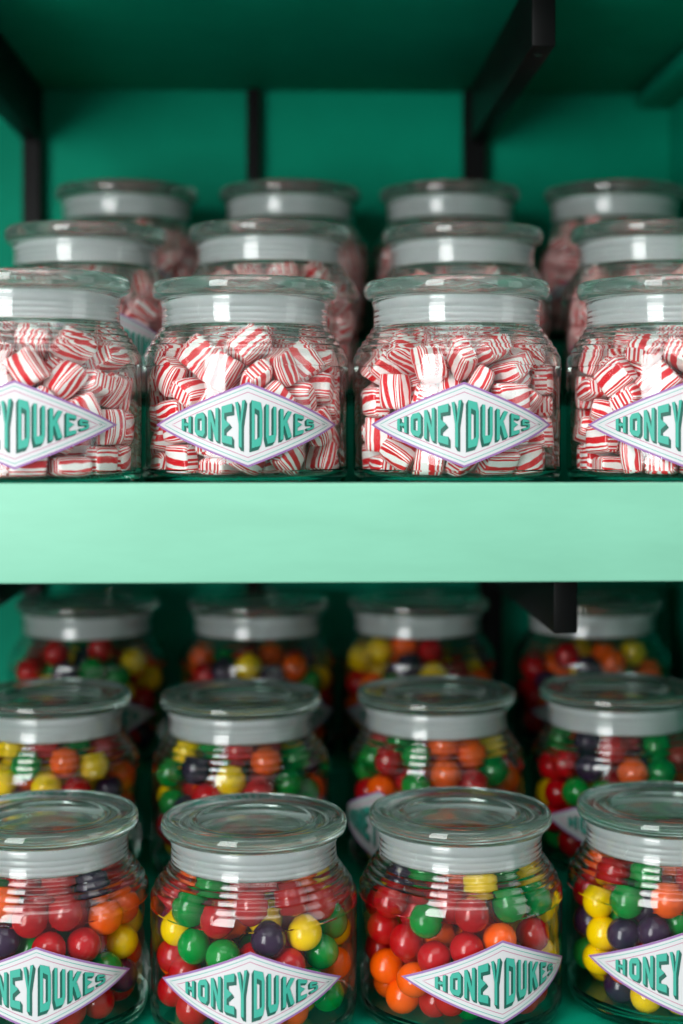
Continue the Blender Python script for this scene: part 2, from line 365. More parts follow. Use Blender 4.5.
# settled poses of the striped candies: x, y, z in tenths of a millimetre, then the quaternion in hundredths
MINTS = [
    [
        (409, -116, 152, 61, -59, -39, 33), (196, 313, 119, 48, 0, 0, -87), (-406, 169, 158, 61, 57, 37, 38), (-251, -354, 172, 13, -25, -58, -76), (200, -335, 128, 7, 34, 93, -3), (308, 197, 141, 65, -67, -24, 23),
        (-274, 314, 130, 4, 35, -92, -9), (-350, -27, 119, 13, 0, 0, 98), (-176, -213, 119, 0, -97, 17, 0), (284, -224, 140, 66, -66, 24, -24), (266, 369, 266, 18, -25, -65, 68), (-256, 108, 140, 23, -23, -66, 66),
        (-378, -186, 170, 78, -54, 27, -1), (79, -236, 160, 28, -55, 20, 75), (380, 73, 129, 33, 2, -5, -93), (-133, 206, 119, 43, 0, 0, -89), (-410, -25, 237, 0, 8, 99, 0), (38, -418, 168, 86, -13, -46, -8),
        (32, -88, 154, 59, 38, 59, -38), (351, 238, 304, 22, -20, 63, -70), (-402, 160, 302, 82, -4, 2, 56), (-122, -41, 140, 49, 49, 50, 50), (345, -260, 281, 88, -1, 4, 46), (395, 90, 248, 2, -29, 94, -5),
        (-23, 379, 123, 3, -4, -99, 0), (-331, -250, 287, 10, 25, -92, -25), (149, -385, 278, 95, 1, 28, 0), (279, -45, 154, 66, -24, 66, 24), (69, 182, 146, 10, -89, 31, 28), (-131, 403, 228, 15, 35, -9, -91),
        (-78, -282, 233, 76, -18, 23, -56), (193, -129, 280, 55, -76, -5, -32), (168, 46, 140, 66, 66, 23, 23), (73, 417, 235, 99, 0, 3, 0), (-18, 64, 140, 27, 27, 64, 64), (-16, 57, 307, 68, -50, -31, 42),
        (446, -89, 321, 55, 52, 47, 42), (165, 231, 263, 57, -7, 24, -77), (-287, 293, 271, 34, -22, -67, 61), (-236, -80, 239, 24, 72, 59, 25), (247, -383, 417, 21, 18, -68, -67), (429, 111, 388, 44, -52, -50, 51),
        (11, 264, 327, 23, 48, 11, -83), (-205, 91, 279, 0, 99, -8, 0), (-119, -92, 317, 88, 2, 41, -17), (150, 23, 306, 86, -48, -2, 4), (136, 433, 399, 6, 25, 63, -72), (-112, 199, 365, 11, 40, 83, -35),
        (-391, -152, 367, 19, 14, -47, -84), (145, -255, 362, 72, -30, 40, 45), (308, 333, 450, 13, -34, -59, 70), (-38, 16, 453, 14, -70, -69, 5), (-452, -22, 412, 22, -68, 19, -66), (-56, -446, 334, 39, 33, -58, 62),
        (10, -139, 372, 41, -11, -48, -75), (169, 148, 372, 14, 8, -94, -26), (-361, 224, 415, 4, 84, 53, -2), (-224, -372, 333, 37, -25, -88, -10), (69, -413, 454, 35, 58, 62, 37), (318, -22, 379, 14, -75, 8, -62),
        (-205, 366, 373, 48, 16, 25, 81), (-265, 7, 394, 84, 4, -3, 52), (-32, -303, 345, 1, 29, 1, 95), (349, -234, 398, 28, 2, 4, 95), (376, 212, 550, 64, 40, 43, -47), (-404, 108, 508, 14, -11, -28, 93),
        (-333, -307, 459, 67, 52, -51, -4), (160, -162, 489, 13, -10, -90, -37), (155, -14, 447, 15, -47, -83, -22), (-3, 159, 535, 4, -5, -65, -74), (-440, -67, 613, 61, 21, 72, 21), (-162, -373, 478, 35, -64, -59, 30),
        (452, -61, 494, 69, 2, 70, -7), (157, 295, 505, 17, 66, -5, -72), (-42, 430, 379, 14, 83, 11, -50), (-190, -178, 458, 32, -94, 3, -1), (231, -392, 578, 69, 67, 19, 17), (277, 1, 559, 14, 58, 71, 35),
        (47, 451, 552, 59, 59, 34, -40), (-389, 76, 698, 61, 26, 69, 23), (-22, -420, 535, 60, -33, -38, 60), (377, -212, 548, 72, 5, -67, 9), (192, 165, 543, 80, 58, 11, 0), (-377, 251, 591, 1, 60, -40, 68),
        (-340, -213, 572, 35, -16, -37, -83), (163, -258, 562, 82, 31, 24, -39), (423, 102, 569, 63, 39, 44, -49), (-129, 410, 505, 95, -2, -23, 16), (2, -66, 558, 8, -63, 71, 27), (-53, -243, 547, 31, -33, -44, -77),
        (219, -60, 646, 92, 17, -33, 3), (-9, 281, 516, 60, -51, 40, 44), (-218, 166, 491, 75, -21, 27, -55), (-254, -322, 629, 44, -18, -85, -17), (50, -403, 661, 19, 66, -70, -15), (-50, 64, 693, 73, -10, 10, 65),
        (-204, 364, 598, 95, -1, -23, 12), (-176, -18, 546, 64, -52, -30, -46), (-114, -381, 673, 13, 69, 33, 61), (302, -230, 680, 92, 6, -37, -1), (-34, 389, 682, 3, -63, -71, -28), (-236, 154, 638, 12, -18, 96, 10),
        (-192, -173, 680, 67, -48, -14, -53), (-2, -145, 653, 95, 24, 14, -8), (117, 52, 691, 66, -7, -41, -60), (-273, 306, 729, 7, 67, -54, 48), (-312, -44, 587, 25, -78, 21, -51), (51, -230, 730, 11, 15, -23, 94),
        (200, -326, 766, 52, -69, -48, -5), (171, 357, 648, 94, -17, 7, 24), (-232, 24, 750, 31, 15, 88, 30), (-76, -105, 815, 90, -26, -14, 27), (262, 259, 699, 13, 26, -78, -54), (-88, 244, 702, 25, -48, -67, -48),
        (-350, -181, 748, 42, 15, 83, 31), (410, -47, 667, 21, 72, 65, 1), (119, -80, 774, 15, 5, -45, 87), (298, 148, 735, 48, -38, -73, -28), (-66, 102, 828, 23, 18, 74, 59), (55, 186, 772, 77, -46, 30, 29),
        (123, 97, 870, 22, -35, 32, -84), (-135, -41, 897, 38, 11, -28, -86),
    ],
    [
        (290, -21, 119, 68, 0, 0, -72), (280, 270, 126, 94, 4, -1, 30), (-364, 80, 120, 1, 79, 60, -1), (-196, -303, 141, 65, -66, -24, 24), (97, -397, 130, 16, 0, -6, -98), (363, 156, 151, 63, 70, 17, 25),
        (13, 402, 127, 69, 4, 5, -71), (-307, -242, 154, 24, -24, 65, -66), (-98, -424, 156, 70, 69, -10, -9), (280, -331, 156, 25, -27, 65, -65), (165, 388, 182, 75, 1, -64, 1), (-203, 51, 119, 58, 0, 0, -80),
        (-279, -331, 316, 62, -31, -64, -29), (-49, 0, 154, 43, 55, 43, -55), (433, 16, 156, 47, 49, -49, -53), (120, 192, 119, 0, 46, 88, 0), (-412, -117, 170, 54, 31, -67, -38), (-24, -250, 119, 80, 0, 0, -58),
        (402, -177, 158, 38, 36, -57, -62), (326, 319, 269, 25, 29, 63, 66), (-334, 274, 154, 56, -67, -38, 28), (-165, -425, 330, 39, -57, -41, -58), (330, -315, 330, 24, -64, 28, 66), (154, 0, 209, 12, 85, 47, 18),
        (-173, 394, 154, 20, -16, 68, -67), (-238, -99, 140, 11, -11, -69, 70), (38, -429, 278, 8, 95, 5, -27), (419, -158, 325, 62, 59, 36, 33), (10, 139, 215, 16, -95, 16, -17), (-120, 233, 119, 0, 50, -86, 0),
        (-43, -159, 231, 61, -6, -15, -76), (125, -191, 119, 80, 0, 0, -58), (392, 142, 309, 4, -17, 95, 21), (16, 334, 238, 99, 6, 0, 0), (-235, 40, 262, 65, 75, 2, 2), (138, -272, 257, 76, -63, -2, 6),
        (432, 2, 332, 43, 55, -40, 58), (204, 174, 275, 34, -17, -91, 0), (-193, 194, 237, 98, 9, -5, -8), (-350, -236, 313, 23, 24, -67, -65), (278, -121, 230, 85, 10, -7, 50), (306, 258, 402, 10, -15, 97, 11),
        (-69, 135, 337, 50, -54, -60, 28), (-409, 122, 273, 49, -48, -53, -48), (-96, -280, 322, 23, -20, 86, 38), (-39, -83, 331, 12, 89, -39, 11), (139, 409, 349, 0, 97, -16, -14), (-360, 281, 317, 62, 64, 29, 32),
        (-333, -277, 462, 7, 41, 90, -4), (168, -421, 394, 48, -25, -63, -54), (97, 224, 373, 15, 35, -24, -88), (-194, 387, 292, 23, 3, 1, -96), (-420, -20, 298, 49, -86, -2, 3), (-26, -418, 443, 67, 25, 30, 62),
        (416, -94, 510, 59, 47, -50, 40), (-25, 309, 389, 4, 87, -27, 38), (-219, 190, 354, 2, -73, -66, -10), (-155, -182, 443, 35, 79, 24, 42), (262, -145, 346, 53, 7, 10, -83), (116, -5, 321, 35, -21, -7, 90),
        (-210, 366, 436, 76, -38, 23, -45), (-251, -69, 369, 13, 11, -34, 91), (49, -193, 414, 43, -14, 39, -79), (297, 51, 420, 77, -38, -44, 22), (374, 218, 525, 4, -85, 50, 9), (-416, 60, 449, 2, -1, -63, 76),
        (-199, -368, 519, 15, 41, -77, -44), (358, -239, 514, 22, -45, 19, 83), (454, 48, 519, 2, -70, -5, -70), (-25, 38, 477, 57, -32, -59, 45), (-440, -109, 432, 24, 72, -11, -63), (152, -274, 443, 31, -89, -10, 28),
        (219, -143, 508, 30, 66, 52, -43), (172, 379, 478, 19, -82, -49, 18), (-188, 43, 473, 19, 63, -60, 43), (-288, -126, 512, 40, 86, -13, -24), (232, -350, 550, 5, -47, -86, 14), (110, 61, 449, 17, 75, -61, 14),
        (-118, 402, 501, 20, -51, -73, 40), (-407, 122, 626, 13, 78, 51, 31), (75, -418, 559, 35, -11, 89, 22), (82, -43, 579, 80, 20, -4, 55), (6, 243, 532, 5, 25, -94, -15), (-356, 220, 463, 29, -75, -58, 5),
        (-423, -41, 610, 46, 57, -60, 28), (322, -265, 671, 88, -20, -6, 40), (190, 182, 551, 77, 39, 39, 30), (-143, 186, 554, 39, -76, 7, -50), (-253, 138, 558, 1, -53, -35, 76), (-104, -418, 615, 12, -47, -44, -74),
        (266, -27, 569, 21, -34, -16, 89), (251, 365, 592, 65, -65, 37, 1), (-254, 350, 580, 89, 9, -30, 29), (-303, -271, 613, 85, 14, 17, 46), (53, -242, 596, 73, -38, -19, 51), (275, 146, 638, 50, 54, 12, 66),
        (24, 452, 562, 26, 21, -65, 67), (-211, -80, 599, 23, -15, -86, 41), (-92, -221, 609, 35, -32, 77, -40), (255, -80, 728, 40, 50, 36, 66), (141, 268, 655, 23, 92, -24, 14), (14, 152, 682, 3, -27, -74, 60),
        (-254, -290, 719, 6, 87, -42, -22), (126, -364, 726, 24, 6, -93, 25), (375, 116, 697, 53, -14, -81, -14), (-82, 377, 691, 70, -4, -27, 65), (-258, 55, 694, 32, -94, 1, -1), (80, -37, 734, 32, -12, -76, 54),
        (374, -82, 739, 30, 54, 28, 72), (-290, 249, 687, 81, -51, -8, -25), (-59, -300, 752, 78, 8, 23, 57), (188, 88, 769, 7, -29, 8, 94), (89, 365, 728, 79, -25, 8, 53), (-56, 24, 630, 55, 3, 19, -80),
        (0, -132, 748, 71, -28, 55, 30), (165, -112, 888, 24, 49, -32, -77), (-162, 212, 766, 12, -81, 12, 54), (-37, 153, 812, 55, 19, -6, -80), (-127, -16, 795, 40, -14, -30, -84), (-339, -97, 750, 56, 11, 16, -79),
        (82, 113, 885, 83, 13, 50, -16),
    ],
    [
        (356, -45, 119, 0, 99, 5, 0), (203, 356, 171, 69, 60, 27, 25), (-183, 169, 119, 7, 0, 0, -99), (-374, -189, 150, 58, 49, -46, -43), (238, -345, 141, 30, 0, 0, -94), (340, 118, 119, 99, 0, 0, 8),
        (-282, 322, 166, 63, -13, -71, -23), (-422, 1, 146, 33, 62, -62, -33), (-134, -402, 151, 67, -66, 16, -25), (378, -182, 183, 69, 34, -26, 57), (-32, 30, 119, 0, 7, -99, 0), (-225, 20, 140, 70, -70, 0, 0),
        (-247, -257, 140, 40, 40, -57, -57), (211, -390, 280, 65, 65, 26, 26), (419, 182, 258, 58, 58, -38, -38), (25, 397, 126, 5, 0, -6, 99), (-452, -54, 312, 52, -52, 47, -47), (31, -353, 120, 46, 0, 0, 88),
        (357, -285, 336, 23, 66, -23, 66), (302, 289, 181, 60, -70, -25, 28), (-364, 169, 171, 8, -59, -63, 48), (-112, -229, 140, 44, -44, 54, -54), (16, -144, 140, 30, -30, -63, 63), (157, 53, 119, 99, 0, 0, 5),
        (-12, 209, 119, 0, -65, -75, 0), (-226, -98, 140, 0, 0, -70, -70), (-150, -429, 311, 17, 8, 69, 69), (171, -87, 140, 3, -3, 70, -70), (144, 162, 225, 16, 97, -11, 4), (-117, 401, 198, 33, -23, 90, -7),
        (-281, -313, 300, 69, 69, 10, 10), (159, -231, 140, 21, 21, -67, -67), (321, 110, 258, 38, -38, -58, 58), (3, 252, 258, 56, 56, 42, 42), (-306, 34, 314, 52, -46, 52, 46), (37, -419, 239, 0, 67, 73, 0),
        (128, -9, 264, 29, 95, -5, 1), (221, 370, 310, 95, -6, -3, -26), (-182, 180, 237, 0, 77, 63, 0), (-306, -121, 284, 74, 0, 3, 66), (26, -150, 316, 28, -68, 56, 34), (138, 211, 356, 17, -20, 54, -79),
        (-185, 364, 321, 60, -20, 38, -66), (-453, -54, 472, 46, 46, 52, 52), (-132, -191, 279, 61, 0, 0, 78), (422, -39, 258, 3, 3, 70, 70), (74, 426, 286, 19, -68, 19, 67), (-114, -1, 292, 22, 1, -66, 70),
        (-360, -209, 441, 15, 84, 33, -39), (51, -453, 405, 41, -46, 53, 56), (376, 257, 418, 33, -33, -62, 62), (-35, 101, 317, 64, 65, 14, -36), (-265, 21, 467, 97, 0, 0, -19), (-245, -358, 442, 2, 29, 94, -1),
        (205, -195, 280, 65, 1, 0, 75), (-63, 301, 384, 80, -16, -13, 55), (-437, 130, 351, 69, -9, -70, -10), (-151, -148, 400, 10, 1, -6, -98), (60, -296, 359, 8, 97, 15, 10), (289, 117, 418, 36, 36, 60, 60),
        (-181, 159, 384, 17, -34, 6, 91), (177, 18, 388, 24, 79, -52, 16), (-55, -308, 448, 80, 17, -26, -49), (347, -101, 417, 75, -21, 37, -48), (224, 366, 470, 17, -77, -46, -39), (-348, 256, 340, 34, -55, -33, -67),
        (-271, -365, 581, 65, -67, 21, -24), (226, -387, 454, 30, 63, -30, 63), (362, 208, 557, 3, -95, -25, -8), (61, 453, 460, 70, -70, 4, -5), (-286, -167, 526, 66, -42, 3, -61), (96, -405, 579, 61, -32, -17, 69),
        (449, 73, 427, 68, 2, 71, 12), (128, 87, 488, 31, 91, 24, -7), (-123, 440, 512, 43, 56, -42, 56), (30, -33, 427, 26, 79, -51, 18), (214, -209, 426, 44, -64, 52, -33), (225, -23, 557, 31, -14, 30, -88),
        (-86, 279, 529, 59, -49, 29, -55), (-248, 179, 507, 44, -4, 64, 61), (86, -213, 486, 57, 1, 24, 78), (441, -110, 533, 68, 1, 70, -16), (92, 270, 509, 9, -4, 33, -93), (-248, 334, 475, 74, -59, 12, -26),
        (-57, 42, 541, 24, 18, -88, 35), (328, -238, 555, 67, 48, -27, -48), (366, 190, 676, 8, -84, 51, -3), (6, 399, 629, 56, -45, -66, 17), (-415, 112, 547, 72, -18, 46, 46), (-96, -337, 564, 59, -23, -21, 73),
        (401, 41, 605, 53, 80, 0, 25), (30, 146, 619, 31, -76, 27, -49), (-135, 166, 680, 45, -77, -39, -18), (-127, -104, 545, 76, -22, 33, 50), (45, -116, 608, 37, 89, -19, -10), (188, 150, 607, 19, 44, 78, -37),
        (-110, 363, 712, 18, 66, 53, 49), (-241, 3, 624, 2, -80, 51, -28), (35, -384, 679, 69, 17, -32, -61), (57, -26, 690, 19, 4, -91, 34), (126, 387, 647, 26, -79, -13, 52), (-351, 178, 677, 58, -75, 26, 14),
        (-190, -209, 669, 24, -74, 61, -7), (197, -228, 635, 1, 66, 8, -73), (106, 73, 784, 23, 7, -26, -93), (-266, 319, 649, 52, -9, 83, 10), (-403, -88, 634, 94, -26, 3, 15), (-14, -224, 713, 23, 4, 87, -42),
        (345, -204, 727, 74, 5, 43, -50), (246, 317, 650, 55, 66, 16, 46), (-119, 66, 741, 47, -85, 14, 13), (-327, -224, 728, 77, -5, -39, 48), (289, 148, 787, 28, 6, 8, -95), (-13, 218, 784, 86, -32, 35, 12),
        (-369, 24, 720, 21, 96, 9, -11), (-124, -378, 734, 44, -81, -17, -32), (313, -17, 712, 18, -91, -25, -23), (161, 291, 787, 79, -28, -36, 39), (-113, -93, 776, 62, -37, 5, -68), (76, -118, 839, 78, -13, -50, 33),
        (-96, 40, 892, 33, 12, -8, 92), (238, -69, 796, 20, -93, -16, -21), (74, 108, 894, 84, -14, -23, -46),
    ],
]

# ---------------------------------------------------------------- the jar: profiles in metres, z up from its base
RB = .0555
STEP = [(.0555, .0672), (.0553, .0692), (.0548, .0706), (.0541, .0717), (.0536, .0723), (.0534, .0732), (.0531, .0744), (.0523, .0752), (.0515, .0757),
        (.0511, .0764), (.0509, .0776), (.0504, .0784), (.0495, .0789), (.0489, .0794), (.0486, .0801), (.0484, .0812),
        (.0479, .0819), (.0470, .0824), (.0465, .0829), (.0463, .0837), (.0460, .0847), (.0453, .0854), (.0447, .0859), (.0444, .0869)]
OUT = [(0, .0015), (.030, .0015), (.044, .0002), (.0490, .0003), (.0522, .0018), (.0540, .0045), (.0550, .0075), (.0555, .0105),
       (.0555, .0645)] + STEP + [(.0442, .0955), (.0446, .0972), (.0452, .0984), (.0452, .0996), (.0446, .1003)]
INN = [(.0425, .1003), (.0419, .0990)] + [(rr_ - .0026, zz_ - .0006) for rr_, zz_ in reversed(STEP)] + [
       (.0529, .0645), (.0529, .0110), (.0522, .0082), (.0500, .0062), (.0450, .0056), (0, .0054)]
prof = OUT + INN
vs, fs = lathe(prof, 112, closed=False)
ring_of = []
me_body = bpy.data.meshes.new('jar_body')
# the straight wall is thin glass, the base, the ribbed shoulder and the neck are solid moulded glass
mi = []
for f in fs:
    zs = [vs[i][2] for i in f]; rs = [math.hypot(vs[i][0], vs[i][1]) for i in f]
    zc = sum(zs) / len(zs); rc = sum(rs) / len(rs)
    mi.append(0 if (.0108 < zc < .0655 and rc > .05) else 1)
me_body = mesh('jar_body', vs, fs, [M_BODY, M_GLASS], mi); fix_normals(me_body)

LIDP = [(0, .1028), (.0255, .1028), (.0285, .1032), (.0300, .1046), (.0312, .1070), (.0328, .1081), (.0345, .1080), (.0360, .1076), (.0400, .1084), (.0440, .1096), (.0465, .1102),
        (.0482, .1098), (.0493, .1085), (.0498, .1065), (.0497, .1042), (.0490, .1024), (.0476, .1012), (.0455, .1008), (.0412, .1007),
        (.0404, .1002), (.0400, .0985), (.0399, .0870), (.0396, .0855), (.0385, .0846), (.0372, .0852), (.0366, .0870), (.0362, .0955), (.0345, .0978), (.0310, .0988), (0, .0990)]
vs, fs = lathe(LIDP, 112, closed=False)
me_lid = mesh('lid', vs, fs, M_LID); fix_normals(me_lid)
SEALP = [(.0402, .0998), (.0402, .0862), (.0408, .0856), (.0419, .0868)]
z = .0875
while z < .0965:
    SEALP += [(.0420, z), (.0416, z + .0006), (.0416, z + .0010), (.0420, z + .0015)]
    z += .0031
SEALP += [(.0419, .0990), (.0414, .0997), (.0408, .1000)]
vs, fs = lathe(SEALP, 96, closed=True)
me_seal = mesh('seal', vs, fs, M_SEAL); fix_normals(me_seal)

# ---------------------------------------------------------------- the diamond label, wrapped on the jar (front = -Y)
LS, LH, LZ = .0543, .0214, .0340


def wrap(s, t, off):
    a = s / RB
    r = RB + off
    return (r * math.sin(a), -r * math.cos(a), LZ + t)


def diamond_mesh():
    vs, fs, mi = [], [], []

    def band(k0, k1, off, m, n=40):
        # ring between two concentric diamonds (k0 > k1); k1 = 0 fills it
        for s_ in (-1, 1):
            for i in range(n):
                for u0, u1 in (((i / n) * 2 - 1, ((i + 1) / n) * 2 - 1),):
                    b = len(vs)
                    for u in (u0, u1):
                        so = u * LS * k0; to = (1 - abs(u)) * LH * k0
                        ti = max(0.0, (1 - abs(so) / (LS * k1))) * LH * k1 if k1 > 0 else 0.0
                        vs.append(wrap(so, s_ * to, off)); vs.append(wrap(so, s_ * ti, off))
                    fs.append((b, b + 2, b + 3, b + 1) if s_ > 0 else (b + 1, b + 3, b + 2, b)); mi.append(m)
    band(1.0, 0, .00022, 0)
    band(1.0, .945, .00028, 1)
    band(.880, .862, .00028, 2)
    band(.775, .757, .00028, 3)
    # the paper's own thickness: an inner face on the glass
    b0 = len(vs); n = 40
    for s_ in (-1, 1):
        for i in range(n):
            b = len(vs)
            for u in ((i / n) * 2 - 1, ((i + 1) / n) * 2 - 1):
                vs.append(wrap(u * LS, s_ * (1 - abs(u)) * LH, .00005)); vs.append(wrap(u * LS, 0, .00005))
            fs.append((b, b + 1, b + 3, b + 2)); mi.append(0)
    return mesh('label', vs, fs, [M_PAPER, M_PURPLE, M_LTEAL, M_PINK], mi, smooth=False)


me_label = diamond_mesh()

# letters as polygons in a unit box (u across, v up)
GL = {
    'H': [[(0, 0), (.30, 0), (.30, 1), (0, 1)], [(.73, 0), (1, 0), (1, 1), (.73, 1)], [(.30, .44), (.46, .40), (.50, .30), (.54, .40), (.73, .44), (.73, .56), (.54, .60), (.50, .70), (.46, .60), (.30, .56)]],
    'O': [[(0, .16), (.30, .24), (.30, .76), (0, .84)], [(.70, .24), (1, .16), (1, .84), (.70, .76)], [(0, .84), (.27, .76), (.70, .76), (1, .84), (.80, 1), (.20, 1)], [(0, .16), (.20, 0), (.80, 0), (1, .16), (.70, .24), (.30, .24)]],
    'N': [[(0, 0), (.28, 0), (.28, 1), (0, 1)], [(.72, 0), (1, 0), (1, 1), (.72, 1)], [(.28, 1), (.28, .62), (.72, 0), (.72, .40)]],
    'E': [[(0, 0), (.27, 0), (.27, 1), (0, 1)], [(.27, .80), (1, .80), (1, 1), (.27, 1)], [(.27, 0), (1, 0), (1, .20), (.27, .20)], [(.27, .36), (.80, .50), (.27, .64)]],
    'Y': [[(.36, 0), (.66, 0), (.66, .50), (.36, .50)], [(.36, .50), (.52, .50), (.30, 1), (0, 1)], [(.50, .50), (.66, .50), (1, 1), (.70, 1)]],
    'D': [[(0, 0), (.27, 0), (.27, 1), (0, 1)], [(.27, .84), (.73, .80), (1, .80), (.84, 1), (.27, 1)], [(.27, 0), (.84, 0), (1, .20), (.73, .20), (.27, .16)], [(.73, .20), (1, .20), (1, .80), (.73, .80)]],
    'U': [[(0, .20), (.27, .20), (.27, 1), (0, 1)], [(.73, .20), (1, .20), (1, 1), (.73, 1)], [(0, .20), (.16, 0), (.84, 0), (1, .20)]],
    'K': [[(0, 0), (.27, 0), (.27, 1), (0, 1)], [(.27, .42), (.44, .50), (1, 1), (.66, 1), (.27, .62)], [(.36, .46), (.60, .60), (1, 0), (.66, 0)]],
    'S': [[(0, .52), (.26, .60), (.26, .74), (1, .78), (.84, 1), (.16, 1), (0, .84)], [(0, .52), (.10, .44), (1, .44), (1, .52), (.90, .62), (.26, .60)], [(1, .48), (.74, .44), (.74, .24), (0, .20), (.16, 0), (.84, 0), (1, .16)]],
    'T': [[(0, .8), (1, .8), (1, 1), (0, 1)], [(.38, 0), (.62, 0), (.62, .8), (.38, .8)]],
    'M': [[(0, 0), (.2, 0), (.2, 1), (0, 1)], [(.8, 0), (1, 0), (1, 1), (.8, 1)], [(.2, 1), (.2, .7), (.5, .2), (.5, .6)], [(.8, 1), (.5, .6), (.5, .2), (.8, .7)]],
}


def px_to_s(px):
    """arc position on the label of a screen offset measured on a front jar"""
    lo, hi = -1.2, 1.2
    for _ in range(40):
        m = (lo + hi) / 2
        if F * RB * math.sin(m) / (.806 - RB * math.cos(m)) < px: lo = m
        else: hi = m
    return RB * lo


def letters_mesh():
    vs, fs, mi = [], [], []
    WORD = [('H', 148, 181), ('O', 187, 223), ('N', 227, 264), ('E', 268, 306), ('Y', 309, 346), ('D', 358, 397), ('U', 402, 440), ('K', 447, 488), ('E', 493, 525), ('S', 529, 558)]

    def h(s): return .0142 * (1 - abs(s) / .0448)

    def poly(P, off, m):
        b = len(vs)
        vs.extend(wrap(s, t, off) for s, t in P)
        fs.append(tuple(range(b, b + len(P)))); mi.append(m)
    for ch, x0, x1 in WORD:
        s0, s1 = px_to_s((x0 - 350) / 3.105), px_to_s((x1 - 350) / 3.105)
        s1 -= .0006; s0 += .0004
        sg = 1 if s0 < 0 else -1
        k = h((s0 + s1) / 2) / .0142

        def Q(u, v, dx=0, dt=0, sh=0):
            s = s0 + u * (s1 - s0)
            H = h(s) * (.78 if ch == 'S' else .94)
            return (s + dx, (-1 + 2 * v) * H * (1 - sh) + H * sh * .0 + dt)
        ex, ez = sg * .00115, -.0023 * k
        for g in GL[ch]:
            front = [Q(u, v, -sg * .0002, .0004 * k, .06) for u, v in g]
            back = [(s + ex, t + ez) for s, t in front]
            n = len(front)
            poly(back, .00040, 1)
            for i in range(n):                      # swept sides of the block letter
                j = (i + 1) % n
                q = [front[i], front[j], back[j], back[i]]
                poly(q, .00042 + .000002 * i, 1)
            poly(front, .00058, 0)
    for ch, s0, s1 in (('T', .0420, .0427), ('M', .0430, .0439)):
        for g in GL[ch]:
            poly([(s0 + u * (s1 - s0), -.0003 + v * .0009) for u, v in g], .0004, 1)
    # face every polygon outward
    out = []
    for f in fs:
        a, b_, c = (Vector(vs[f[0]]), Vector(vs[f[1]]), Vector(vs[f[2]]))
        nrm = Vector((0, 0, 0))
        for i in range(len(f)):
            p, q = Vector(vs[f[i]]), Vector(vs[f[(i + 1) % len(f)]])
            nrm += p.cross(q)
        ctr = sum((Vector(vs[i]) for i in f), Vector()) / len(f)
        out.append(f if nrm.dot(Vector((ctr.x, ctr.y, 0))) > 0 else tuple(reversed(f)))
    return mesh('lettering', vs, out, [M_FACE, M_DARK], mi, smooth=False)


me_letters = letters_mesh()

# ---------------------------------------------------------------- where the jars stand: (screen x, depth, turn of the label in degrees)
TOP = {'front': [(33, .772, -9), (245, .806, 1.5), (456.5, .804, 4), (671, .803, 7)],
       'middle': [(86, .933, 20), (270, .924, -8), (462, .936, 12), (652, .924, -5)],
       'rear': [(127, 1.058, 5), (290, 1.058, -10), (450, 1.060, 14), (615, 1.058, 3)]}
BOT = {'front': [(46, .813, -5), (254, .806, -2), (460, .820, 23), (667, .834, 8)],
       'middle': [(51, .934, 10), (241, .930, -6), (436, .944, -38), (618, .955, 4)],
       'rear': [(88, 1.060, 0), (258, 1.062, 15), (418, 1.066, -8), (592, 1.070, 6)]}
RISE_T = {'front': 0, 'middle': .045, 'rear': .090}
RISE_B = {'front': 0, 'middle': .0435, 'rear': .087}
NTH = ['leftmost', 'second', 'third', 'rightmost']
ORD = ['first', 'second', 'third', 'fourth', 'fifth', 'sixth', 'seventh', 'eighth', 'ninth', 'tenth', 'eleventh', 'twelfth', 'thirteenth', 'fourteenth', 'fifteenth', 'sixteenth']
jars = []
for shelf_key, rows, zb, rise in (('top', TOP, ZS, RISE_T), ('bottom', BOT, ZL, RISE_B)):
    for row in ('front', 'middle', 'rear'):
        for i, (px, Z, turn) in enumerate(rows[row]):
            p = at(px, HY, Z)
            zz = zb + rise[row] + .0003
            face = math.atan2(p.x - CAM.x, p.y - CAM.y)       # the label faces the viewer, then turns
            rz = -face + math.radians(turn)
            j = empty('candy_jar', (p.x, p.y, zz), rz)
            content = 'red-striped candy' if shelf_key == 'top' else 'mixed round candies'
            sh = 'upper' if shelf_key == 'top' else 'lower'
            tag(j, 'glass jar of %s, %s in %s row, %s shelf' % (content, NTH[i], row, sh), 'jar', 'lidded glass jars on the %s shelf' % sh)
            body = put('jar_body', me_body, j)
            lid = put('lid', me_lid, j); seal = put('seal', me_seal, lid); seal['label'] = 'frosted white plastic seal'
            lab = put('label', me_label, j); lab['label'] = 'white diamond label with purple edge and teal lettering'
            put('lettering', me_letters, lab)
            jars.append(dict(shelf=shelf_key, row=row, i=i, pos=Vector((p.x, p.y, zz)), rz=rz, Z=Z))

# ---------------------------------------------------------------- candy shapes


